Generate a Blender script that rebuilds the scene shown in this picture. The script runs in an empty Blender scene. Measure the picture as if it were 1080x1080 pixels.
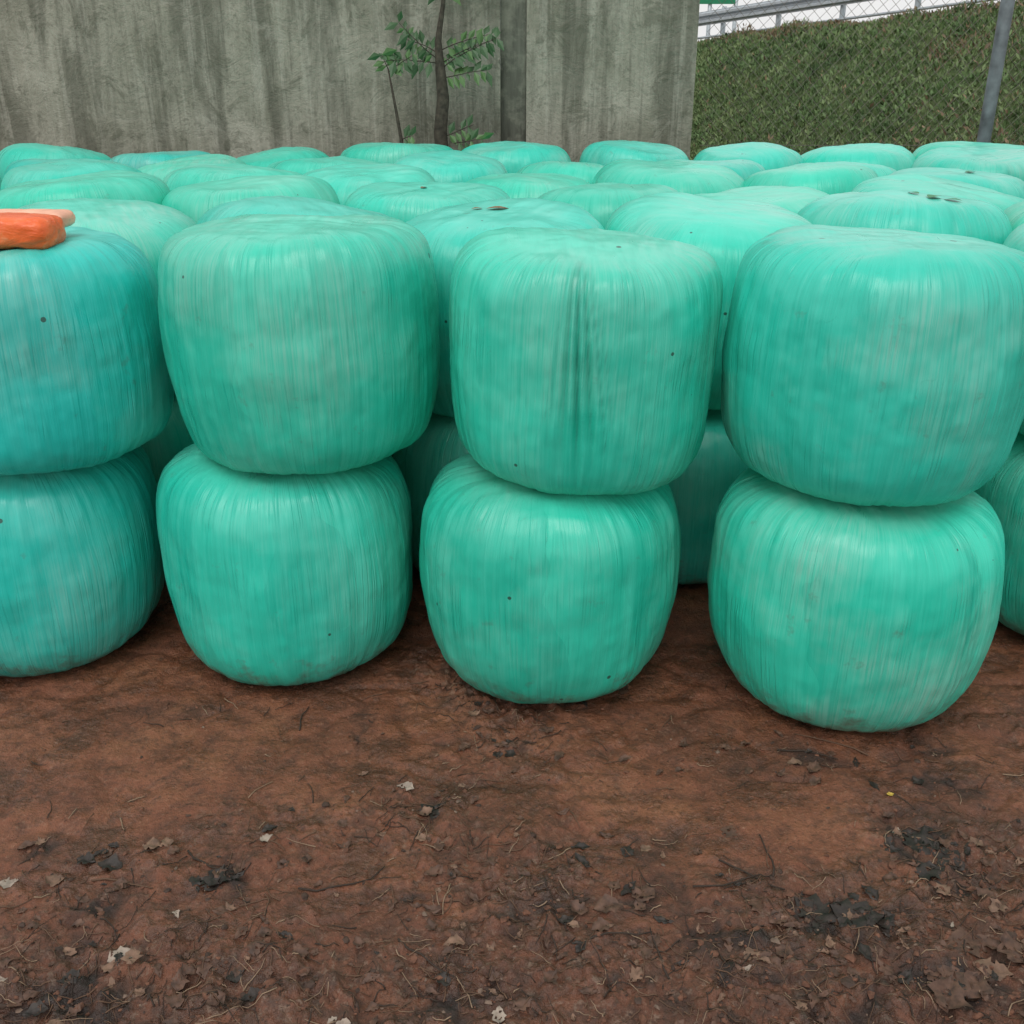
import bpy, bmesh, math, random
import numpy as np
from mathutils import Vector, Matrix
random.seed(7); rng=np.random.default_rng(7)
scene=bpy.context.scene
R_=math.radians

# ---------------------------------------------------------------- noise
def _h(ix,iy,iz,seed):
    n=(ix.astype(np.int64)*374761393+iy.astype(np.int64)*668265263+iz.astype(np.int64)*2147483647+seed*974634777)&0xffffffff
    n=((n^(n>>13))*1274126177)&0xffffffff
    n=((n^(n>>15))*2246822519)&0xffffffff
    n=n^(n>>14)
    return (n&0xffffff)/float(0xffffff)
def vn(x,y,z=None,seed=0):
    x=np.asarray(x,float); y=np.asarray(y,float)
    three=z is not None
    z=np.zeros_like(x) if z is None else np.asarray(z,float)
    x,y,z=np.broadcast_arrays(x,y,z)
    ix=np.floor(x);iy=np.floor(y);iz=np.floor(z)
    fx=x-ix;fy=y-iy;fz=z-iz
    fx=fx*fx*(3-2*fx);fy=fy*fy*(3-2*fy);fz=fz*fz*(3-2*fz)
    r=0
    for a in (0,1):
        for b in (0,1):
            for c in ((0,1) if three else (0,)):
                w=(fx if a else 1-fx)*(fy if b else 1-fy)*((fz if c else 1-fz) if three else 1)
                r=r+w*_h(ix+a,iy+b,iz+c,seed)
    return r*2-1
def fbm(x,y,z=None,o=4,seed=0):
    r=0;a=1;t=0;s=1
    for i in range(o):
        r=r+a*vn(np.asarray(x)*s,np.asarray(y)*s,None if z is None else np.asarray(z)*s,seed+i*17); t+=a; a*=.5; s*=2.03
    return r/t
def sstep(a,b,x):
    t=np.clip((x-a)/(b-a),0,1); return t*t*(3-2*t)

# ---------------------------------------------------------------- mesh helpers
class MB:
    def __init__(s): s.v=[];s.f=[];s.m=[]
    def add(s,vs,fs,mi=0):
        o=len(s.v); s.v.extend([tuple(v) for v in vs]); s.f.extend([tuple(i+o for i in f) for f in fs]); s.m.extend([mi]*len(fs))
    def box(s,lo,hi,mi=0):
        x0,y0,z0=lo;x1,y1,z1=hi
        s.add([(x0,y0,z0),(x1,y0,z0),(x1,y1,z0),(x0,y1,z0),(x0,y0,z1),(x1,y0,z1),(x1,y1,z1),(x0,y1,z1)],
              [(0,3,2,1),(4,5,6,7),(0,1,5,4),(1,2,6,5),(2,3,7,6),(3,0,4,7)],mi)
    def tube(s,pts,rad,n=6,mi=0):
        pts=[Vector(p) for p in pts]
        if not hasattr(rad,'__len__'): rad=[rad]*len(pts)
        vs=[];fs=[]
        for i,p in enumerate(pts):
            d=(pts[min(i+1,len(pts)-1)]-pts[max(i-1,0)]).normalized()
            up=Vector((0,0,1)) if abs(d.z)<.9 else Vector((0,1,0))
            a=d.cross(up).normalized(); b=d.cross(a)
            for k in range(n):
                t=2*math.pi*k/n
                vs.append(p+(a*math.cos(t)+b*math.sin(t))*rad[i])
        for i in range(len(pts)-1):
            for k in range(n):
                k2=(k+1)%n
                fs.append((i*n+k,i*n+k2,(i+1)*n+k2,(i+1)*n+k))
        fs.append(tuple(range(n-1,-1,-1))); fs.append(tuple((len(pts)-1)*n+k for k in range(n)))
        s.add(vs,fs,mi)
    def obj(s,name,mats,smooth=True,parent=None):
        me=bpy.data.meshes.new(name); me.from_pydata(s.v,[],s.f); 
        for m in mats: me.materials.append(m)
        me.polygons.foreach_set('material_index',s.m)
        me.polygons.foreach_set('use_smooth',[smooth]*len(s.f)); me.update()
        o=bpy.data.objects.new(name,me); scene.collection.objects.link(o)
        if parent: o.parent=parent
        return o

def gridmesh(name,X,Y,Z,mat,attr=None,smooth=True):
    ny,nx=X.shape
    co=np.stack([X,Y,Z],-1).reshape(-1,3).astype(np.float32)
    i=np.arange(ny*nx).reshape(ny,nx)
    f=np.stack([i[:-1,:-1],i[:-1,1:],i[1:,1:],i[1:,:-1]],-1).reshape(-1,4)
    me=bpy.data.meshes.new(name)
    me.vertices.add(len(co)); me.vertices.foreach_set('co',co.ravel())
    me.loops.add(f.size); me.loops.foreach_set('vertex_index',f.ravel().astype(np.int32))
    me.polygons.add(len(f)); me.polygons.foreach_set('loop_start',(np.arange(len(f))*4).astype(np.int32))
    me.polygons.foreach_set('loop_total',np.full(len(f),4,np.int32))
    me.update(calc_edges=True); me.validate()
    me.polygons.foreach_set('use_smooth',[smooth]*len(f))
    if attr:
        for k,a in attr.items():
            at=me.attributes.new(k,'FLOAT','POINT'); at.data.foreach_set('value',a.ravel().astype(np.float32))
    me.materials.append(mat)
    o=bpy.data.objects.new(name,me); scene.collection.objects.link(o); return o

# ---------------------------------------------------------------- node helpers
class NT:
    def __init__(s,name):
        s.mat=bpy.data.materials.new(name); s.mat.use_nodes=True; s.t=s.mat.node_tree; s.t.nodes.clear()
        s.out=s.n('ShaderNodeOutputMaterial'); s.b=s.n('ShaderNodeBsdfPrincipled'); s.l(s.b.outputs[0],s.out.inputs[0])
    def n(s,t,**k):
        nd=s.t.nodes.new(t)
        for a,b in k.items(): setattr(nd,a,b)
        return nd
    def l(s,a,b): s.t.links.new(a,b)
    def put(s,inp,v):
        if isinstance(v,bpy.types.NodeSocket): s.l(v,inp)
        else: inp.default_value=v
    def math(s,op,a,b=None,c=None,clamp=False):
        nd=s.n('ShaderNodeMath',operation=op,use_clamp=clamp); s.put(nd.inputs[0],a)
        if b is not None: s.put(nd.inputs[1],b)
        if c is not None: s.put(nd.inputs[2],c)
        return nd.outputs[0]
    def noise(s,vec,scale,detail=4,rough=.55,dist=0):
        nd=s.n('ShaderNodeTexNoise'); s.l(vec,nd.inputs['Vector']); nd.inputs['Scale'].default_value=scale
        nd.inputs['Detail'].default_value=detail; nd.inputs['Roughness'].default_value=rough; nd.inputs['Distortion'].default_value=dist
        return nd.outputs['Fac']
    def ramp(s,f,stops):
        nd=s.n('ShaderNodeValToRGB'); s.l(f,nd.inputs[0]); e=nd.color_ramp.elements
        while len(e)<len(stops): e.new(.5)
        for i,(p,c) in enumerate(stops):
            e[i].position=p; e[i].color=tuple(c[:3])+(1,) if hasattr(c,'__len__') else (c,c,c,1)
        return nd.outputs[0]
    def mix(s,f,a,b,mode='MIX'):
        nd=s.n('ShaderNodeMix',data_type='RGBA',blend_type=mode); s.put(nd.inputs[0],f)
        s.put(nd.inputs[6],a if isinstance(a,bpy.types.NodeSocket) else tuple(a)+(1,))
        s.put(nd.inputs[7],b if isinstance(b,bpy.types.NodeSocket) else tuple(b)+(1,))
        return nd.outputs[2]
    def fmix(s,f,a,b):
        nd=s.n('ShaderNodeMix',data_type='FLOAT'); s.put(nd.inputs[0],f); s.put(nd.inputs[2],a); s.put(nd.inputs[3],b); return nd.outputs[0]
    def bump(s,h,strength,dist,prev=None):
        nd=s.n('ShaderNodeBump'); s.l(h,nd.inputs['Height']); s.put(nd.inputs['Strength'],strength); nd.inputs['Distance'].default_value=dist
        if prev: s.l(prev,nd.inputs['Normal'])
        return nd.outputs[0]
    def coord(s,w='Object'): return s.n('ShaderNodeTexCoord').outputs[w]
    def mapping(s,v,sc=(1,1,1),loc=(0,0,0)):
        nd=s.n('ShaderNodeMapping'); s.l(v,nd.inputs[0]); nd.inputs['Scale'].default_value=sc; nd.inputs['Location'].default_value=loc; return nd.outputs[0]

def simple(name,col,rough=.6,metal=0,var=.15,scale=20,bump=.2):
    t=NT(name); c=t.coord(); n=t.noise(c,scale,3)
    a=tuple(x*(1-var) for x in col); b=tuple(min(1,x*(1+var)) for x in col)
    t.l(t.ramp(n,[(.3,a),(.7,b)]),t.b.inputs['Base Color']); t.b.inputs['Roughness'].default_value=rough; t.b.inputs['Metallic'].default_value=metal
    t.l(t.bump(n,bump,.01),t.b.inputs['Normal']); return t.mat

# ---------------------------------------------------------------- bale film material
def film_mat(name,c_main,c_light,c_deep):
    t=NT(name); co=t.coord('Object')
    oi=t.n('ShaderNodeObjectInfo').outputs['Random']
    sp=t.n('ShaderNodeSeparateXYZ'); t.l(co,sp.inputs[0]); x,y,z=sp.outputs
    flat=t.n('ShaderNodeCombineXYZ'); t.l(x,flat.inputs[0]); t.l(y,flat.inputs[1])
    nrm=t.n('ShaderNodeVectorMath',operation='NORMALIZE'); t.l(flat.outputs[0],nrm.inputs[0])
    s2=t.n('ShaderNodeSeparateXYZ'); t.l(nrm.outputs[0],s2.inputs[0])
    rad=t.math('SQRT',t.math('ADD',t.math('MULTIPLY',x,x),t.math('MULTIPLY',y,y)))
    mer=t.math('SUBTRACT',z,rad); off=t.math('MULTIPLY',oi,37.0)
    topm=t.math('SUBTRACT',1.0,t.math('DIVIDE',t.math('SUBTRACT',rad,.22),.12,clamp=True),clamp=True)
    sidem=t.math('SUBTRACT',1.0,topm)
    def sc(kz):
        c=t.n('ShaderNodeCombineXYZ'); t.l(s2.outputs[0],c.inputs[0]); t.l(s2.outputs[1],c.inputs[1])
        t.l(t.math('ADD',t.math('MULTIPLY',mer,kz),off),c.inputs[2]); return c.outputs[0]
    def flatc(k):
        c=t.n('ShaderNodeCombineXYZ'); t.l(t.math('MULTIPLY',x,2.6),c.inputs[0]); t.l(t.math('MULTIPLY',y,k),c.inputs[1]); t.l(off,c.inputs[2]); return c.outputs[0]
    fine=t.fmix(topm,t.noise(sc(.05),75,3,.7),t.noise(flatc(.35),17,2,.6))
    mid=t.fmix(topm,t.noise(sc(.16),10,2,.55),t.noise(flatc(.5),4.5,2,.6))
    ofc=t.n('ShaderNodeCombineXYZ'); [t.l(off,ofc.inputs[i]) for i in range(3)]
    add=t.n('ShaderNodeVectorMath',operation='ADD'); t.l(co,add.inputs[0]); t.l(ofc.outputs[0],add.inputs[1]); P=add.outputs[0]
    patch=t.noise(P,2.6,4,.6); und=t.noise(P,5.5,2,.5)
    ang=t.math('ARCTAN2',y,x)
    ph=t.math('ADD',t.math('ADD',t.math('MULTIPLY',ang,1.75),t.math('MULTIPLY',z,.35)),t.math('ADD',t.math('MULTIPLY',t.noise(sc(1.5),2.0,2,.5),1.3),off))
    saw=t.math('FRACT',ph)
    wn=t.n('ShaderNodeTexWhiteNoise',noise_dimensions='1D'); t.l(t.math('FLOOR',ph),wn.inputs['W'])
    band=t.math('MULTIPLY',wn.outputs['Value'],sidem)
    rdg=t.math('ABSOLUTE',t.math('SUBTRACT',t.noise(sc(.13),17,1,.5),.5))
    wr=t.math('MULTIPLY',t.math('SUBTRACT',1.0,t.math('MULTIPLY',rdg,16.0),clamp=True),t.ramp(und,[(.46,0),(.60,1)]))
    wr=t.math('MULTIPLY',wr,sidem)
    scuff=t.math('FRACT',t.math('MULTIPLY',oi,13.7))
    col=t.mix(t.math('MULTIPLY',band,.60),c_main,c_deep)
    col=t.mix(t.math('MULTIPLY',t.ramp(mid,[(.46,0),(.74,1)]),.20),col,c_light)
    col=t.mix(t.math('MULTIPLY',t.ramp(fine,[(.50,0),(.68,1)]),.14),col,c_light)
    col=t.mix(t.math('MULTIPLY',t.ramp(fine,[(.33,1),(.45,0)]),.14),col,tuple(v*.55 for v in c_deep))
    col=t.mix(t.math('MULTIPLY',wr,.12),col,tuple(v*.5 for v in c_deep))
    haze=t.math('MULTIPLY',t.ramp(patch,[(.44,0),(.66,1)]),t.ramp(fine,[(.40,.35),(.58,1)]))
    col=t.mix(t.math('MULTIPLY',haze,t.math('ADD',.20,t.math('MULTIPLY',scuff,.34))),col,(.36,.54,.47))
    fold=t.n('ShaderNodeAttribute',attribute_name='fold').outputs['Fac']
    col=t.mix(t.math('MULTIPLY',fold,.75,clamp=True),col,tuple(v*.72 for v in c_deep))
    # paler top faces: brighter light from above is painted into the film colour
    col=t.mix(t.math('MULTIPLY',topm,.22),col,(.30,.74,.62))
    vo=t.n('ShaderNodeTexVoronoi'); t.l(P,vo.inputs['Vector']); vo.inputs['Scale'].default_value=8
    s3=t.n('ShaderNodeSeparateXYZ'); t.l(vo.outputs['Color'],s3.inputs[0])
    rr=t.math('MULTIPLY',t.math('GREATER_THAN',s3.outputs[0],.45),t.math('ADD',.022,t.math('MULTIPLY',s3.outputs[1],.045)))
    speck=t.math('LESS_THAN',t.math('ADD',vo.outputs['Distance'],t.math('MULTIPLY',t.math('SUBTRACT',mid,.5),.10)),rr)
    col=t.mix(t.math('MULTIPLY',speck,.8),col,(.025,.025,.018))
    geo=t.n('ShaderNodeNewGeometry'); gs=t.n('ShaderNodeSeparateXYZ'); t.l(geo.outputs['Position'],gs.inputs[0])
    mudn=t.noise(P,13,4,.7)
    low=t.math('SUBTRACT',1.0,t.math('DIVIDE',gs.outputs[2],.18),clamp=True)
    mud=t.math('MULTIPLY',t.ramp(t.math('ADD',mudn,t.math('MULTIPLY',low,.34)),[(.64,0),(.9,1)]),.75)
    col=t.mix(mud,col,(.12,.06,.035))
    hs=t.n('ShaderNodeHueSaturation'); t.l(col,hs.inputs['Color']); t.l(t.math('ADD',.5-.006,t.math('MULTIPLY',oi,.014)),hs.inputs['Hue'])
    t.l(t.math('ADD',.94,t.math('MULTIPLY',t.math('FRACT',t.math('MULTIPLY',oi,7.3)),.12)),hs.inputs['Value'])
    t.l(hs.outputs[0],t.b.inputs['Base Color'])
    t.l(t.ramp(mid,[(.35,.27),(.65,.40)]),t.b.inputs['Roughness'])
    t.b.inputs['Specular IOR Level'].default_value=.5
    H=t.math('ADD',t.math('MULTIPLY',t.math('MULTIPLY',saw,sidem),.40),t.math('ADD',t.math('MULTIPLY',fine,.30),t.math('ADD',t.math('MULTIPLY',mid,.9),t.math('MULTIPLY',wr,-.32))))
    b=t.bump(und,.35,.03)
    t.l(t.bump(H,.55,.007,b),t.b.inputs['Normal'])
    return t.mat
film=film_mat('green_film',(.026,.575,.420),(.13,.73,.59),(.012,.45,.330))
film_c=film_mat('cyan_film',(.018,.53,.435),(.09,.66,.575),(.007,.42,.360))

def bale_mesh(seed,R=.40,H=.70,n=4.2,nb=4.0,crease=None,res=(200,110),mat=None,lean=0,tap=.04,top=0):
    nt,npz=res
    th=np.linspace(0,2*np.pi,nt,endpoint=False)[None,:]
    ph=np.linspace(-np.pi/2,np.pi/2,npz)[:,None]
    c=np.cos(ph);s=np.sin(ph)
    nn=np.where(s>0,n,nb)
    k=(np.abs(c)**nn+np.abs(s)**nn)**(-1/nn)
    r=c*k*np.ones_like(th); z=s*k*np.ones_like(th)
    side=sstep(.6,.97,r)
    cx=np.cos(th)*np.ones_like(ph); sy=np.sin(th)*np.ones_like(ph)
    f=1+.040*vn(cx*1.2+5,sy*1.2,z*.8,seed)+.022*vn(cx*2.6+9,sy*2.6,z*1.5,seed+3)
    f=f*(1+.02*np.cos((z+.05)*1.6)-.02)
    tp=1-tap*sstep(.2,-1,z)-top*sstep(-.2,1,z)
    X=r*cx*R*f*tp;Y=r*sy*R*f*tp
    Z=z*H/2*(1+.03*vn(cx*r*1.5,sy*r*1.5,z*.5,seed+5))
    pl=.0035*fbm(cx*8,sy*8,z*.8,3,seed+8)+.0014*vn(cx*24,sy*24,z*.5,seed+9)
    gath=.009*np.abs(fbm(cx*12,sy*12,z*1.0,2,seed+21))*sstep(.40,.85,np.abs(z))
    pl=(pl-gath)*side
    lump=.007*fbm(cx*r*4.0,sy*r*4.0,z*3,3,seed+11)
    d=pl+lump; fold=np.zeros_like(d)
    if crease is not None:
        for (a,amp,w) in crease:
            da=(th-a+np.pi)%(2*np.pi)-np.pi+.05*(z-.2)
            # one deep fold with finer creases fanning away from it towards the bottom
            for (o_,am,wd,fd) in [(0,-1.3,.30,1),(.75,1.,.45,0),(-.8,.9,.4,0),(1.7,-.8,.25,.6),(-1.6,-.7,.25,.5),(2.6,.5,.4,0),(-2.6,.5,.35,0),(3.3,-.5,.22,.35),(-3.4,-.5,.22,.3),(4.4,-.4,.25,.2)]:
                g_=np.exp(-((da-o_*w*(1-.55*z))/(w*wd*(1-.2*z)))**2)*side
                env=sstep(-1.,-.1,z)
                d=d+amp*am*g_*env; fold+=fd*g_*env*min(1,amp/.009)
    X+=d*cx*c.clip(.15);Y+=d*sy*c.clip(.15);Z+=d*np.sign(s)*np.abs(s)**2
    ca,sa=math.cos(seed*1.7),math.sin(seed*1.7)
    u=(cx*ca+sy*sa)*r; v=(-cx*sa+sy*ca)*r
    up=sstep(.3,.8,z)
    Z+=up*(.014*vn(u*1.6,v*1.6,None,seed+13)+.004*fbm(u*1.2,v*8,None,3,seed+14)-.010*np.exp(-(v/.10)**2)*vn(u*2,v*0+.5,None,seed+15))
    X+=lean*Z
    co=np.stack([X,Y,Z],-1).reshape(-1,3).astype(np.float32)
    i=np.arange(npz*nt).reshape(npz,nt); j=np.roll(i,-1,axis=1)
    fc=np.stack([i[:-1],j[:-1],j[1:],i[1:]],-1).reshape(-1,4)
    me=bpy.data.meshes.new('bale_mesh'); me.from_pydata(co.tolist(),[],fc.tolist())
    at=me.attributes.new('fold','FLOAT','POINT'); at.data.foreach_set('value',fold.ravel().astype(np.float32))
    bm=bmesh.new(); bm.from_mesh(me); bmesh.ops.remove_doubles(bm,verts=bm.verts,dist=1e-5); bm.to_mesh(me); bm.free()
    me.polygons.foreach_set('use_smooth',[True]*len(me.polygons)); me.materials.append(mat or film); me.update()
    return me
def put_bale(me,x,y,z,rot=0,tx=0,ty=0,s=1):
    o=bpy.data.objects.new('silage_bale',me); scene.collection.objects.link(o)
    o.location=(x,y,z); o.rotation_euler=(tx,ty,rot); o.scale=(s,s,s); return o

F=-math.pi/2
HR=(360,170)
put_bale(bale_mesh(11,.400,.70,4.8,4.0,mat=film_c,tap=.05,res=HR),-1.560,3.05,.335)
put_bale(bale_mesh(12,.388,.71,5.2,4.2,tap=.03,res=HR),-.715,3.00,.340)
put_bale(bale_mesh(13,.403,.71,4.6,3.6,tap=.08,res=HR),.105,2.87,.335)
put_bale(bale_mesh(14,.407,.71,4.8,3.8,crease=[(F+.5,.005,.03)],tap=.08,res=HR),1.01,2.74,.335,0,0,.01)
put_bale(bale_mesh(15,.400,.70,4.6,3.8),1.965,3.15,.335)
put_bale(bale_mesh(21,.400,.64,5.8,5.8,mat=film_c,tap=.01,res=HR),-1.460,3.04,1.000,0,R_(-1),0)
put_bale(bale_mesh(22,.390,.685,6.6,5.6,tap=.03,top=.015,res=HR),-.618,3.00,1.037,0,0,R_(-1))
put_bale(bale_mesh(23,.382,.67,6.0,5.2,crease=[(F-.10,.013,.050)],tap=.03,res=HR),.198,2.88,1.013,0,0,R_(2.5))
put_bale(bale_mesh(24,.405,.665,6.0,5.0,crease=[(F+.9,.004,.04)],tap=.04,res=HR),1.00,2.77,1.028,0,0,R_(1))
put_bale(bale_mesh(25,.400,.68,5.0,4.8),1.91,3.20,1.015)

pool=[bale_mesh(100+i,.385+.010*(i%3),.67+.012*(i%2),4.6+.5*(i%4),4.6,
      crease=[(i*1.3,.007,.05)] if i%2 else None,res=(144,80),mat=film_c if i in(3,) else film) for i in range(9)]
greens=[m for i,m in enumerate(pool) if i!=3]
rows=[
 (3.78,[-2.25,-1.47,-.74,-.02,.72,1.42,2.15,2.95],{3:(0,-.13),4:(0,-.14),5:(0,.03)}),
 (4.62,[-2.7,-1.88,-1.12,-.38,.38,1.10,1.86,2.62,3.4],{}),
 (5.46,[-3.0,-2.2,-1.45,-.70,.04,.80,1.55,2.3,3.05,3.8],{}),
 (6.30,[-3.4,-2.6,-1.85,-1.1,-.35,.42,1.17,1.92,2.67,3.4],{}),
 (7.14,[-3.0,-2.25,-1.48,-.72,.05,.80,1.55,2.3,3.05,3.8],{}),
]
for ri,(yy,xs,adj) in enumerate(rows):
    for k,x in enumerate(xs):
        dx,dy=adj.get(k,(0,0)); src=pool if x<-1.3 and ri>1 else greens
        px=x+dx+random.uniform(-.05,.05); py=yy+dy+random.uniform(-.07,.07)
        put_bale(random.choice(src),px+random.uniform(-.02,.02),py,.33,random.uniform(0,6.28))
        put_bale(random.choice(src),px,py,.99+random.uniform(-.04,.035),random.uniform(0,6.28),random.uniform(-.10,.10),random.uniform(-.10,.10),random.uniform(.97,1.04))

# ---------------------------------------------------------------- ground
def gauss(x,y,cx,cy,sx,sy): return np.exp(-((x-cx)/sx)**2-((y-cy)/sy)**2)
spots=[(0,2.418,.05,.025,.9),(-.21,2.148,.04,.03,.9),(-.15,2.14,.02,.03,.5),(-.706,1.886,.05,.09,1.),(1.034,1.984,.09,.12,1.1),(.757,1.795,.14,.05,1.1),
 (.216,1.795,.25,.10,.65),(.82,2.365,.22,.07,.7),(.972,1.585,.12,.08,.7),(-.9,1.55,.25,.06,.8),(.6,1.58,.35,.10,.8),(-.3,1.83,.12,.02,.8),
 (1.15,2.3,.1,.2,.7),(.35,2.0,.15,.05,.6),(-1.15,1.98,.06,.06,.8),(-.45,2.5,.02,.12,.6),(-.1,1.55,.12,.06,.7),(-.95,1.78,.06,.10,.7),(.55,1.75,.12,.06,.8),(.3,2.6,.12,.03,.5),(-1.0,2.6,.2,.04,.5)]
def masks(x,y):
    wx=x+.09*fbm(x*8,y*8,None,4,71); wy=y+.09*fbm(x*8,y*8,None,4,72)
    hum=0
    for cx,cy,sx,sy,a in spots: hum=hum+a*gauss(wx,wy,cx,cy,sx,sy)
    n=fbm(x*20,y*20,None,3,41)
    rough=sstep(-.2,.7,fbm(x*1.6,y*1.6,None,3,31)+.75*sstep(-.1,.8,x)*sstep(2.3,1.7,y)+.55*sstep(1.8,1.5,y)+.4*sstep(-.7,-1.1,x)*sstep(2.2,1.8,y))
    hum=hum*(.45+1.1*sstep(-.3,.35,n))+.35*rough*sstep(.15,.5,n)
    return np.clip(hum,0,1.2),rough
def gz(x,y,mk=None):
    hum,rough=mk if mk else masks(x,y)
    far=sstep(8,4,np.hypot(x,y))
    z=.012*fbm(x*1.7,y*1.7,None,3,1)+.010*fbm(x*7,y*7,None,2,2)*(.5+rough)
    cl=fbm(x*24,y*24,None,3,3)
    z=z+.024*np.maximum(cl,-.12)*(.20+1.2*rough)+.009*np.maximum(0,fbm(x*70,y*70,None,2,4))*(.35+rough)
    rid=1-np.abs(fbm(x*5,y*6,None,2,6))*5
    z=z-.009*np.clip(rid,0,1)
    z=z-.006*np.clip(hum,0,1)
    return z*far
def axis(lo,hi,st,far):
    a=list(np.arange(lo,hi,st)); s=st; v=a[-1]
    up=[]
    while v<far: s*=1.28; v+=s; up.append(v)
    s=st; v=a[0]; dn=[]
    while v>-far: s*=1.28; v-=s; dn.append(v)
    return np.array(dn[::-1]+a+up)
ax_,ay_=axis(-1.6,1.6,.005,600),axis(1.35,2.95,.005,600)
gx,gy=np.meshgrid(ax_,ay_)
MK=masks(gx,gy); hum,rough=MK; GZ=gz(gx,gy,MK)
gm=NT('mud_soil'); co=gm.coord('Object')
n1=gm.noise(co,2.6,5,.65,0);n2=gm.noise(co,17,5,.72,0);n3=gm.noise(co,95,4,.75);n4=gm.noise(co,4.2,5,.7,.1)
col=gm.ramp(n1,[(.3,(.110,.040,.020)),(.5,(.195,.068,.033)),(.70,(.280,.112,.054))])
col=gm.mix(gm.math('MULTIPLY',gm.ramp(n2,[(.36,1),(.54,0)]),.65),col,(.060,.026,.015))
col=gm.mix(gm.math('MULTIPLY',gm.ramp(n4,[(.52,0),(.60,1)]),.58),col,(.068,.031,.019))
col=gm.mix(gm.math('MULTIPLY',gm.ramp(n3,[(.56,0),(.72,1)]),.55),col,(.34,.20,.13))
col=gm.mix(gm.math('MULTIPLY',gm.ramp(n3,[(.30,1),(.44,0)]),.7),col,(.028,.014,.009))
ar=gm.n('ShaderNodeAttribute',attribute_name='rough').outputs['Fac']
ah=gm.n('ShaderNodeAttribute',attribute_name='humus').outputs['Fac']
col=gm.mix(gm.math('MULTIPLY',ar,gm.ramp(n2,[(.35,.75),(.6,.20)])),col,(.062,.036,.024))
col=gm.mix(gm.math('MULTIPLY',ar,gm.ramp(gm.noise(co,40,3,.75),[(.56,0),(.66,.6)])),col,(.23,.155,.11))
col=gm.mix(gm.math('MULTIPLY',ah,.80,clamp=True),col,(.022,.014,.011))
gm.l(col,gm.b.inputs['Base Color'])
gm.l(gm.ramp(n4,[(.44,.70),(.58,.26)]),gm.b.inputs['Roughness'])
gm.b.inputs['Specular IOR Level'].default_value=.5
b=gm.bump(n2,.7,.016); b=gm.bump(n3,1.0,.006,b); gm.l(b,gm.b.inputs['Normal'])
gridmesh('ground',gx,gy,GZ,gm.mat,{'humus':hum,'rough':rough})
def look(G,x,y):
    i=int(np.clip(np.searchsorted(ax_,x)-1,0,len(ax_)-2)); j=int(np.clip(np.searchsorted(ay_,y)-1,0,len(ay_)-2))
    u=(x-ax_[i])/(ax_[i+1]-ax_[i]); v=(y-ay_[j])/(ay_[j+1]-ay_[j])
    return float(G[j,i]*(1-u)*(1-v)+G[j,i+1]*u*(1-v)+G[j+1,i]*(1-u)*v+G[j+1,i+1]*u*v)
def g1(x,y): return look(GZ,x,y)
def pick():
    while True:
        x=random.uniform(-1.35,1.4); y=random.uniform(1.4,2.75)
        if random.random()<.02+.8*look(rough,x,y)**1.5+.5*look(hum,x,y): return x,y
st=MB()
phi=(1+5**.5)/2
ico=[(-1,phi,0),(1,phi,0),(-1,-phi,0),(1,-phi,0),(0,-1,phi),(0,1,phi),(0,-1,-phi),(0,1,-phi),(phi,0,-1),(phi,0,1),(-phi,0,-1),(-phi,0,1)]
icf=[(0,11,5),(0,5,1),(0,1,7),(0,7,10),(0,10,11),(1,5,9),(5,11,4),(11,10,2),(10,7,6),(7,1,8),(3,9,4),(3,4,2),(3,2,6),(3,6,8),(3,8,9),(4,9,5),(2,4,11),(6,2,10),(8,6,7),(9,8,1)]
for i in range(4200):
    x,y=pick(); s=min(.013,.0014+random.expovariate(1/.0024)); z=g1(x,y)
    q=Matrix.Rotation(random.uniform(0,6.28),3,'Z')
    a,b_,c_=random.uniform(.6,1.4),random.uniform(.6,1.4),random.uniform(.4,.8)
    vs=[]
    for v in ico:
        w=q@Vector((v[0]*a,v[1]*b_,v[2]*c_)); w*=s*.5*random.uniform(.7,1.25); vs.append((x+w.x,y+w.y,z+w.z+s*.05))
    st.add(vs,icf,random.choices([0,1,2],[8,2,.5])[0])
st.obj('gravel',[simple('clod',(.120,.052,.030),.85,var=.5,scale=60),simple('clod_dark',(.050,.027,.018),.75,var=.4,scale=60),simple('pale_stone',(.17,.115,.085),.8,var=.3,scale=60)],smooth=False)
tw=MB()
def twig(x,y,L,r,a,mi):
    pts=[];rad=[]; k=6; cx,cy=x,y
    for i in range(k):
        pts.append((cx,cy,g1(cx,cy)+r*.8+random.uniform(0,.004))); rad.append(r*(1-.55*i/k))
        a+=random.uniform(-.35,.35); cx+=math.cos(a)*L/k; cy+=math.sin(a)*L/k
    tw.tube(pts,rad,5,mi)
for i in range(1700):
    x,y=pick(); twig(x,y,random.uniform(.012,.10),random.uniform(.0006,.0018),random.uniform(0,6.28),random.choice([0,0,1,1,1,2]))
for (x,y,L,a) in [(-.62,2.5,.14,1.4),(.42,1.85,.22,.3),(-.5,1.86,.26,-.15),(.75,2.4,.2,-.4),(-.8,2.0,.2,-1.1),(.15,1.68,.2,.5),(1.0,2.38,.25,2.6),(-.25,1.7,.2,-.7),(.62,1.9,.17,1.2),(.33,1.6,.16,2),(-1.0,1.9,.2,.1),(.5,1.95,.2,-.5)]:
    twig(x,y,L,.0026,a,random.choice([0,1]))
tw.obj('fallen_twigs',[simple('twig_dark',(.035,.022,.015),.8),simple('twig_brown',(.11,.06,.035),.8),simple('straw',(.25,.17,.11),.8)])
lf=MB()
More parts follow.
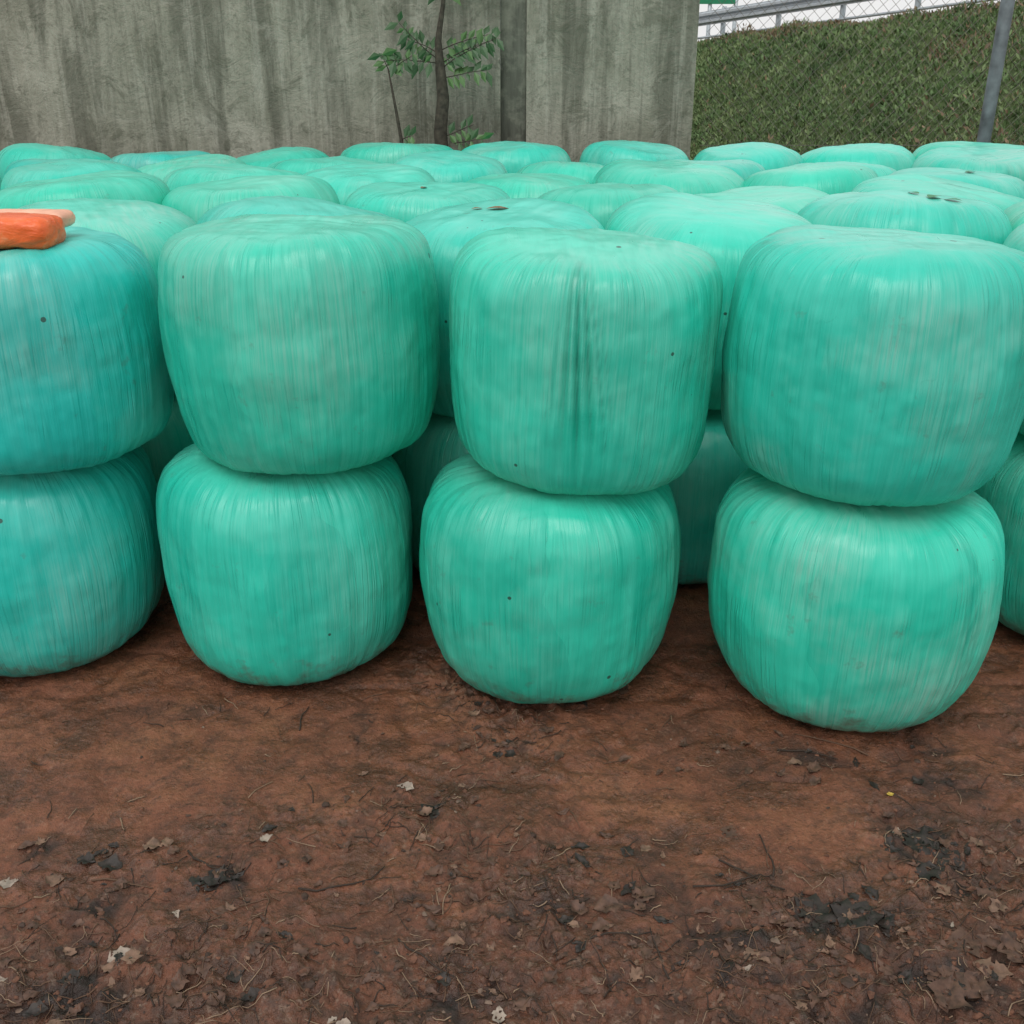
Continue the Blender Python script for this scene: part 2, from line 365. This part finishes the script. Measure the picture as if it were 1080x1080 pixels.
def leaf(x,y,s,a,mi,lift=.003,curl=.35,wd=.36):
    n=9;m=6;vs=[];fs=[]
    z=g1(x,y); k1=random.uniform(-curl,curl);k2=random.uniform(-.3,1)*curl; ph=random.uniform(0,6)
    for i in range(n+1):
        t=i/n; w=wd*math.sin(math.pi*t**.8)+.01
        for j in range(-m//2,m//2+1):
            v=j/(m/2); w2=w*(1+.25*math.sin(t*19+ph+v*2)+random.uniform(-.12,.12)*(abs(v)>.9))
            lx=(t-.5)*s+random.uniform(-.02,.02)*s; ly=v*w2*s
            px=x+lx*math.cos(a)-ly*math.sin(a); py=y+lx*math.sin(a)+ly*math.cos(a)
            lz=lift+abs(v)*w*s*k2+k1*s*(t-.5)**2*2+.07*s*math.sin(v*4+ph)*math.sin(t*7+ph)+random.uniform(-.03,.03)*s
            vs.append((px,py,max(g1(px,py)+.0008,z+lz)))
    for i in range(n):
        for j in range(m):
            if random.random()<.04: continue
            o=i*(m+1)+j; fs.append((o,o+1,o+m+2,o+m+1))
    lf.add(vs,fs,mi)
for i in range(480):
    x,y=pick(); leaf(x,y,random.uniform(.010,.050),random.uniform(0,6.28),random.choices([0,1,2,3],[1.5,8,2.4,.3])[0],curl=.6,wd=random.uniform(.15,.4))
for (x,y,s,a,mi) in [(-.84,1.66,.065,.4,3),(-.81,1.64,.05,1.9,2),(-.86,1.63,.04,2.9,2),(-1.19,1.886,.045,.2,3),(-.893,2.016,.05,0,2),(-.86,2.03,.04,2,2),
   (.972,1.585,.09,.8,1),(.93,1.60,.08,2.2,1),(1.02,1.62,.08,-.4,2),(.99,1.70,.06,1.0,1),(.52,1.66,.05,.5,2),(1.1,1.78,.05,.5,2),(.24,1.86,.04,.9,1),(.9,1.90,.04,2.9,1),(1.15,1.95,.04,.1,1),(.2,1.73,.05,.2,1),(1.0,2.2,.02,.1,4),(.56,1.80,.05,2,1),(.6,1.76,.05,.3,1),
   (1.0,1.70,.10,.2,1),(1.08,1.66,.09,1.6,1),(.9,1.55,.10,1.1,1),(.3,1.84,.07,2.5,1),(.22,1.80,.07,.1,1),
   (.70,1.80,.11,-.5,0),(.78,1.78,.12,-.3,0),(.83,1.76,.08,.4,0),(1.02,2.03,.11,1.1,0),(1.06,1.97,.09,2.3,0),(1.0,1.92,.08,.2,0),(-.70,1.90,.07,1.3,0)]:
    leaf(x,y,s,a,mi,curl=.4)
for (cx,cy,n_,sp) in [(1.03,1.99,14,.06),(.757,1.795,12,.05),(-.70,1.89,7,.035),(0,2.418,5,.02),(-.21,2.148,4,.015),(.95,1.62,8,.08),(.82,2.37,5,.09),(.25,1.80,10,.12),(-1.0,1.98,5,.05)]:
    for i in range(n_):
        leaf(cx+random.gauss(0,sp),cy+random.gauss(0,sp*.7),random.uniform(.02,.06),random.uniform(0,6.28),random.choice([0,0,1]),curl=.5,wd=random.uniform(.15,.4))
lf.obj('leaf_litter',[simple('leaf_black',(.024,.017,.013),.6,var=.5,scale=60),simple('leaf_brown',(.090,.046,.029),.65,var=.5,scale=50),simple('leaf_tan',(.17,.10,.065),.7,var=.4,scale=50),simple('leaf_pale',(.32,.26,.21),.75,var=.3,scale=50),simple('leaf_yellow',(.45,.32,.05),.6)])

# ---------------------------------------------------------------- concrete wall
cw=NT('weathered_concrete'); co=cw.coord('Object')
st1=cw.noise(cw.mapping(co,(1,1,.16)),3.0,5,.7,.4); st2=cw.noise(cw.mapping(co,(1,1,.05)),13,4,.7)
pn=cw.noise(co,1.7,5,.65,.3); fn=cw.noise(co,30,4,.7); bl=cw.noise(co,5,5,.75,.5)
col=cw.ramp(pn,[(.32,(.20,.197,.150)),(.66,(.36,.345,.285))])
col=cw.mix(cw.math('MULTIPLY',cw.ramp(st1,[(.42,1),(.54,0)]),.66),col,(.095,.095,.070))
col=cw.mix(cw.math('MULTIPLY',cw.ramp(st2,[(.54,0),(.66,1)]),.40),col,(.44,.425,.36))
col=cw.mix(cw.math('MULTIPLY',cw.ramp(st2,[(.36,1),(.45,0)]),.40),col,(.085,.084,.062))
col=cw.mix(cw.math('MULTIPLY',cw.ramp(bl,[(.56,0),(.63,1)]),.45),col,(.075,.080,.052))
col=cw.mix(cw.math('MULTIPLY',cw.ramp(bl,[(.34,1),(.42,0)]),.35),col,(.38,.365,.31))
col=cw.mix(cw.math('MULTIPLY',cw.ramp(fn,[(.32,1),(.48,0)]),.35),col,(.09,.088,.066))
cw.l(col,cw.b.inputs['Base Color']); cw.b.inputs['Roughness'].default_value=.88
b=cw.bump(bl,.6,.03); b=cw.bump(fn,.6,.008,b); cw.l(b,cw.b.inputs['Normal'])
def dk(name,m):
    t=NT(name); c=t.coord(); s=t.noise(t.mapping(c,(1,1,.1)),9,5,.7); q=t.noise(c,6,4,.7)
    k=t.ramp(s,[(.35,(m*.5,m*.52,m*.40)),(.65,(m*1.3,m*1.3,m*1.05))])
    k=t.mix(t.ramp(q,[(.45,0),(.62,.6)]),k,(m*2.1,m*2.1,m*1.65))
    t.l(k,t.b.inputs['Base Color']); t.b.inputs['Roughness'].default_value=.9
    t.l(t.bump(s,.4,.01),t.b.inputs['Normal']); return t.mat
def wpanel(name,x0,x1,yf,parent,mat,seed):
    nx=max(3,int((x1-x0)/.04)); xs=np.linspace(x0,x1,nx); zs=np.linspace(0,3.3,80)
    X,Z=np.meshgrid(xs,zs)
    Y=yf+.008*fbm(X*1.5,Z*1.5,None,3,seed)+.003*fbm(X*9,Z*6,None,2,seed+1)
    e=np.minimum((X-x0),(x1-X)); Y=Y+.012*sstep(.03,0,e)*(1+.8*vn(Z*9,X*2,None,seed+2))
    o=gridmesh(name,X,Y,Z,mat); o.parent=parent
    return o
wall=bpy.data.objects.new('concrete_wall',None); scene.collection.objects.link(wall)
w=MB(); w.box((-9,7.99,0),(-.493,8.25,3.3)); w.box((-.49,7.95,0),(-.085,8.25,3.3)); w.box((-.082,8.01,0),(.10,8.25,3.3)); w.box((.103,7.975,0),(1.31,8.25,3.3)); w.box((-9.02,7.90,3.302),(1.34,8.30,3.42)); w.obj('core_and_coping',[cw.mat],False,wall)
wpanel('left_panel',-9,-.492,7.955,wall,cw.mat,301); wpanel('pilaster',-.49,-.083,7.905,wall,cw.mat,302)
wpanel('joint_strip',-.082,.10,7.965,wall,dk('stained_joint',.125),303); wpanel('right_panel',.102,1.31,7.945,wall,cw.mat,304)

# ---------------------------------------------------------------- embankment
A=np.array([3.28,20.0]);D=np.array([.443,-.896]);N=np.array([.896,.443])
def crestz(s): return 2.31+.043*np.clip(s,-12,13)
def prof(s,t):
    k=sstep(0,1,(t+4.2)/4.2)*.75+np.clip((t+4.2)/4.2,0,1)*.25
    z=crestz(s)*k*np.where(t>9,1-np.clip((t-9)/5,0,1),1)
    return z+(.16*fbm(s*.9,t*.9,None,4,55))*sstep(-4.2,-3.5,t)*sstep(.9,-.3,t)-.03
S,T=np.meshgrid(np.arange(-30,16,.12),np.concatenate([np.arange(-4.4,.6,.1),np.arange(.6,15,.8)]))
X=A[0]+D[0]*S+N[0]*T; Y=A[1]+D[1]*S+N[1]*T
em=NT('bank_soil'); co=em.coord(); n=em.noise(co,6,5,.7)
em.l(em.ramp(n,[(.3,(.030,.046,.016)),(.55,(.060,.092,.030)),(.75,(.11,.10,.05))]),em.b.inputs['Base Color']); em.b.inputs['Roughness'].default_value=.95
em.l(em.bump(n,.8,.05),em.b.inputs['Normal'])
gridmesh('embankment',X,Y,prof(S,T),em.mat)
gr=NT('bank_leaves'); co=gr.coord('Object'); n=gr.noise(co,1.1,5,.8); nb=gr.noise(co,5,3,.7)
c=gr.ramp(n,[(.36,(.045,.095,.028)),(.48,(.095,.175,.056)),(.62,(.165,.235,.090))])
c=gr.mix(gr.ramp(nb,[(.48,0),(.66,.6)]),c,(.20,.24,.11)); c=gr.mix(gr.ramp(nb,[(.34,.6),(.45,0)]),c,(.035,.065,.022)); gr.l(c,gr.b.inputs['Base Color']); gr.b.inputs['Roughness'].default_value=.7
dry=simple('dry_grass',(.21,.15,.09),.85,var=.4,scale=8)
def leaves(name,NL,smin,smax,mats):
    s=rng.uniform(-3,11,NL); t=rng.uniform(-3.9,.5,NL)
    cl=np.maximum(0,fbm(s*2.2,t*2.2,None,3,91))
    z=prof(s,t)+rng.uniform(0,1,NL)**1.3*(.02+.24*cl)
    P=np.stack([A[0]+D[0]*s+N[0]*t,A[1]+D[1]*s+N[1]*t,z],-1)
    L=(smin+(smax-smin)*rng.uniform(0,1,NL)**2)[:,None]
    d=rng.normal(size=(NL,3)); d[:,2]=np.abs(d[:,2])*.9+.8; d/=np.linalg.norm(d,axis=1)[:,None]
    e=np.cross(d,rng.normal(size=(NL,3))); e/=np.linalg.norm(e,axis=1)[:,None]
    wd=rng.uniform(.05,.22,NL)[:,None]
    V=np.stack([P,P+d*L*.5+e*L*wd,P+d*L,P+d*L*.5-e*L*wd],1).reshape(-1,3)
    f=np.arange(NL*4).reshape(-1,4)
    me=bpy.data.meshes.new(name); me.from_pydata(V.tolist(),[],f.tolist())
    for m in mats: me.materials.append(m)
    pd=sstep(-.6,.3,t)*.8+.03+.45*sstep(.12,.45,fbm(s*.6,t*1.0,None,3,93))
    mi=(rng.uniform(size=NL)<pd*.7).astype(np.int32)
    me.polygons.foreach_set('material_index',mi); me.update()
    o=bpy.data.objects.new(name,me); scene.collection.objects.link(o)
leaves('bank_grass',170000,.02,.11,[gr.mat,dry])

rd=MB() 
for i in range(-30,16):
    q=[]
    for (s,t) in ((i,1.2),(i+1,1.2),(i+1,8.6),(i,8.6)):
        p=A+D*s+N*t; q.append((p[0],p[1],float(crestz(s))+.01))
    rd.add(q,[(0,1,2,3)])
rd.obj('road',[simple('asphalt',(.05,.05,.052),.85,var=.2,scale=60)],False)

galv=simple('galvanised_steel',(.42,.47,.50),.45,.3,.15,15,.05)
gl=bpy.data.objects.new('guardrail',None); scene.collection.objects.link(gl)
g=MB()
pf=[(0,-.155),(-.0,-.13),(-.06,-.10),(-.06,-.05),(0,-.015),(0,.015),(-.06,.05),(-.06,.10),(0,.13),(0,.155)]
ss=list(range(-30,16))
vs=[];fs=[]
for s in ss:
    for (o_,h) in pf:
        p=A+D*s+N*(.45+o_); vs.append((p[0],p[1],float(crestz(s))+.44+h*.75))
n_=len(pf)
for i in range(len(ss)-1):
    for j in range(n_-1): fs.append((i*n_+j,(i+1)*n_+j,(i+1)*n_+j+1,i*n_+j+1))
g.add(vs,fs); g.obj('beam',[galv],False,gl)
g=MB()
for s in np.arange(-30,16,1.5):
    p=A+D*s+N*.55; z=float(crestz(s)); g.tube([(p[0],p[1],z-.3),(p[0],p[1],z+.60)],.045,8)
for h in (.13,):
    pts=[]
    for s in ss: p=A+D*s+N*.48; pts.append((p[0],p[1],float(crestz(s))+h))
    g.tube(pts,.022,6)
g.obj('posts',[galv],True,gl)

sg=bpy.data.objects.new('road_sign',None); scene.collection.objects.link(sg)
p=np.array([8.15,44.0])
g=MB(); g.tube([(p[0]-.5,p[1]+.08,0),(p[0]-.5,p[1]+.08,5.6)],.08,8); g.tube([(p[0]+.5,p[1]+.08,0),(p[0]+.5,p[1]+.08,5.6)],.08,8); g.obj('poles',[galv],True,sg)
g=MB(); g.box((p[0]-.95,p[1]-.02,4.35),(p[0]+.45,p[1]+.0,5.6)); g.obj('panel',[simple('sign_green',(.01,.22,.10),.4)],False,sg)

# ---------------------------------------------------------------- chain link fence
fe=bpy.data.objects.new('chain_link_fence',None); scene.collection.objects.link(fe)
g=MB(); g.tube([(3.35,7.75,0),(3.36,7.75,1.2),(3.37,7.76,2.7)],.046,14); g.tube([(3.37,7.76,2.7),(3.37,7.76,2.72)],.052,14)
g.tube([(6.4,7.75,0),(6.4,7.75,2.7)],.043,14)
g.obj('posts',[simple('post_steel',(.11,.13,.14),.65,.2,.5,9,.15)],True,fe)
g=MB(); x0,x1,zh,pt=1.35,6.4,2.55,.085
c_=x0-zh
while c_<x1:
    a=max(x0,c_); b2=min(x1,c_+zh)
    if b2>a:
        g.tube([(a,7.80,a-c_),(b2,7.80,b2-c_)],.0016,3)
        g.tube([(a,7.804,zh-(a-c_)),(b2,7.804,zh-(b2-c_))],.0016,3)
    c_+=pt
for z in (.1,1.3,2.5): g.tube([(x0,7.80,z),(x1,7.80,z)],.002,4)
g.obj('mesh',[simple('wire',(.17,.15,.13),.7,.2)],True,fe)

# ---------------------------------------------------------------- sapling
tree=bpy.data.objects.new('sapling_tree',None); scene.collection.objects.link(tree)
g=MB(); ty=7.62
g.tube([(-.49,ty,0),(-.50,ty,.6),(-.485,ty,1.1),(-.50,ty,1.4),(-.475,ty,1.62),(-.49,ty,1.80),(-.50,ty,1.98),(-.46,ty,2.2),(-.44,ty,2.5)],[.06,.055,.05,.046,.042,.034,.022,.014,.008],10)
g.tube([(-.76,ty-.05,0),(-.77,ty-.05,.9),(-.77,ty-.05,1.35),(-.80,ty-.05,1.55),(-.84,ty-.05,1.80)],[.016,.014,.012,.010,.005],6)
L=MB()
def frond(p0,dr,n,ln,lsz,droop=.25):
    p=Vector(p0); d=Vector(dr).normalized(); pts=[p.copy()]
    st_=ln/n
    for i in range(n):
        d=(d+Vector((0,0,-droop/n))+Vector((random.uniform(-.09,.09),random.uniform(-.06,.06),random.uniform(-.08,.08)))).normalized(); p=p+d*st_*random.uniform(.8,1.2); pts.append(p.copy())
        side=d.cross(Vector((random.uniform(-.3,.3),-.9,.4))).normalized()
        for sg_ in (-1,1):
            if random.random()<.10: continue
            ld=(side*sg_+d*.55+Vector((random.uniform(-.2,.2),random.uniform(-.3,.3),-.25+random.uniform(-.3,.25)))).normalized()
            l=lsz*random.uniform(.65,1.25); wv=ld.cross(Vector((random.uniform(-.4,.4),-1,random.uniform(-.3,.5)))).normalized()*l*.24
            a=p; m=p+ld*l*.45; e=p+ld*l+Vector((0,0,-.12*l)); nm=ld.cross(wv).normalized()*l*.06
            L.add([a,m+wv+nm,e,m-wv+nm,m],[(0,1,4),(1,2,4),(4,2,3),(0,4,3)],random.choice([0,0,1]))
    g.tube(pts,[.004*(1-.6*i/len(pts)) for i in range(len(pts))],4)
for (p0,dr,n,ln) in [((-.50,ty,1.86),(-.8,-.2,.55),7,.34),((-.50,ty,1.84),(-1,-.3,.15),7,.33),((-.50,ty,1.90),(-.7,.1,.35),6,.24),
   ((-.48,ty,1.80),(.9,-.2,.75),8,.42),((-.48,ty,1.74),(1,-.3,.35),7,.34),((-.48,ty,1.92),(.9,.0,.5),7,.36),((-.48,ty,1.84),(1,-.1,.55),7,.36),
   ((-.84,ty-.05,1.78),(.7,-.2,.6),5,.2),((-.84,ty-.05,1.80),(-.3,-.2,.8),4,.1),((-.48,ty,1.36),(1,-.4,.5),5,.24),((-.40,ty-.1,1.33),(1,-.4,.2),5,.22),((-.77,ty-.05,1.35),(.6,-.3,.3),3,.1),
   ((-.45,ty,2.25),(.8,-.2,.6),6,.3),((-.46,ty,2.25),(-.8,-.2,.5),6,.3),((-.44,ty,2.5),(.2,0,1),6,.3),((-.44,ty,2.4),(.9,.1,.5),6,.3),((-.44,ty,2.4),(-.9,-.1,.5),6,.3)]:
    frond(p0,dr,n,ln,.095)
g.obj('trunk',[simple('bark',(.055,.045,.033),.9,var=.5,scale=30,bump=.6)],True,tree)
L.obj('foliage',[simple('leaf_green',(.028,.085,.025),.5),simple('leaf_green_light',(.065,.15,.04),.5)],False,tree)

# ---------------------------------------------------------------- orange bag
def pouch(name,loc,size,rz,mat,seed,blk=.62,pw=24):
    n=90;m=44
    t=np.sin(np.linspace(-np.pi/2,np.pi/2,n))[:,None]; a=np.linspace(0,2*np.pi,m,endpoint=False)[None,:]
    e=(1-np.abs(t)**pw).clip(0)**.42
    ce,se=np.cos(a),np.sin(a)
    y=np.sign(ce)*np.abs(ce)**blk*e*size[1]/2; z=np.sign(se)*np.abs(se)**blk*e*size[2]/2
    x=t*size[0]/2*np.ones_like(a)
    d=(.006*fbm(x*9,ce*2,se*2,3,seed)+.004*fbm(x*30,ce*2,se*3,2,seed+2))*np.minimum(1,e*2)*min(1,size[2]/.08)
    y=y+d*ce; z=z+d*se
    co=np.stack([x+0*a,y,z],-1).reshape(-1,3)
    i=np.arange(n*m).reshape(n,m); j=np.roll(i,-1,axis=1)
    f=np.stack([i[:-1],i[1:],j[1:],j[:-1]],-1).reshape(-1,4).tolist()+[tuple(range(m)),tuple(range(n*m-1,n*m-m-1,-1))]
    me=bpy.data.meshes.new(name); me.from_pydata(co.tolist(),[],f); me.materials.append(mat)
    me.polygons.foreach_set('use_smooth',[True]*len(f)); me.update()
    o=bpy.data.objects.new(name,me); scene.collection.objects.link(o); o.location=loc; o.rotation_euler=(0,0,rz); return o
om=NT('orange_plastic'); co=om.coord(); n=om.noise(om.mapping(co,(1,2.5,2.5)),12,5,.65,.5); 
om.l(om.ramp(n,[(.3,(.72,.10,.015)),(.58,(.84,.15,.03)),(.78,(.88,.30,.14))]),om.b.inputs['Base Color']); om.b.inputs['Roughness'].default_value=.28
om.l(om.bump(n,.5,.015),om.b.inputs['Normal'])
bpy.context.view_layer.update()
dg=bpy.context.evaluated_depsgraph_get()
def topz(x,y):
    h=scene.ray_cast(dg,Vector((x,y,3)),Vector((0,0,-1))); return h[1].z
zt=max(topz(-1.35,2.95),topz(-1.5,3.0),topz(-1.35,3.0))
bag=pouch('orange_plastic_bag',(-1.575,2.90,zt+.040),(.66,.16,.088),-.02,om.mat,5)
b2=pouch('loose_flap',(-.02,.14,.012),(.64,.16,.05),.03,simple('orange_pale',(.84,.42,.28),.45,var=.25,scale=15),9); b2.parent=bag

sc=MB()
def scrap(x,y,z,s,a,mi):
    vs=[];fs=[];n=5
    for i in range(n+1):
        t=i/n; w_=.3*math.sin(math.pi*t)*s+.001
        for j in (-1,0,1):
            lx=(t-.5)*s;ly=j*w_
            vs.append((x+lx*math.cos(a)-ly*math.sin(a),y+lx*math.sin(a)+ly*math.cos(a),z+.12*abs(j)*w_+.04*s*math.sin(t*3)))
    for i in range(n):
        for j in range(2):
            o=i*3+j; fs.append((o,o+1,o+4,o+3))
    sc.add(vs,fs,mi)
for (x,y,s,a,mi) in [(1.45,3.66,.08,.8,0),(1.50,3.62,.06,-.6,0),(1.40,3.72,.05,2.0,0),(-.05,3.62,.08,0,1),(-.12,3.64,.04,.3,1),(2.3,5.4,.06,.2,0),(-.38,4.6,.04,1,1)]:
    scrap(x,y,topz(x,y)+.003,s,a,mi)
sc.obj('fallen_leaves',[simple('scrap_green',(.03,.20,.08),.5),simple('scrap_brown',(.20,.09,.03),.7)])

# ---------------------------------------------------------------- light
W=bpy.data.worlds.new('World'); scene.world=W; W.use_nodes=True; nt=W.node_tree; nt.nodes.clear()
sky=nt.nodes.new('ShaderNodeTexSky'); sky.sky_type='NISHITA'; sky.sun_disc=False; sky.sun_elevation=R_(58); sky.sun_rotation=R_(200)
sky.dust_density=6; sky.air_density=1.0; sky.ozone_density=1
hs=nt.nodes.new('ShaderNodeHueSaturation'); hs.inputs['Saturation'].default_value=.25
mx=nt.nodes.new('ShaderNodeMix'); mx.data_type='RGBA'; mx.inputs[0].default_value=.78; mx.inputs[7].default_value=(8.9,8.85,8.8,1)  # cloud layer
bg=nt.nodes.new('ShaderNodeBackground'); bg.inputs[1].default_value=.12; ow=nt.nodes.new('ShaderNodeOutputWorld')
nt.links.new(sky.outputs[0],hs.inputs['Color']); nt.links.new(hs.outputs[0],mx.inputs[6]); nt.links.new(mx.outputs[2],bg.inputs[0]); nt.links.new(bg.outputs[0],ow.inputs[0])
sl=bpy.data.lights.new('sun','SUN'); sl.energy=1.0; sl.angle=R_(35); sl.color=(1,.97,.93)
so=bpy.data.objects.new('sun',sl); scene.collection.objects.link(so)
az=R_(200); el=R_(58)
dirv=Vector((math.sin(az)*math.cos(el),math.cos(az)*math.cos(el),math.sin(el)))
so.rotation_euler=dirv.to_track_quat('Z','Y').to_euler()
scene.view_settings.view_transform='Standard'; scene.view_settings.look='None'; scene.view_settings.exposure=0

cam=bpy.data.cameras.new('camera'); cam.sensor_width=36; cam.lens=36; cam.clip_end=3000; cam.clip_start=.05
c=bpy.data.objects.new('camera',cam); scene.collection.objects.link(c); c.location=(0,0,1.75); c.rotation_euler=(R_(90-23),0,0)
scene.camera=c
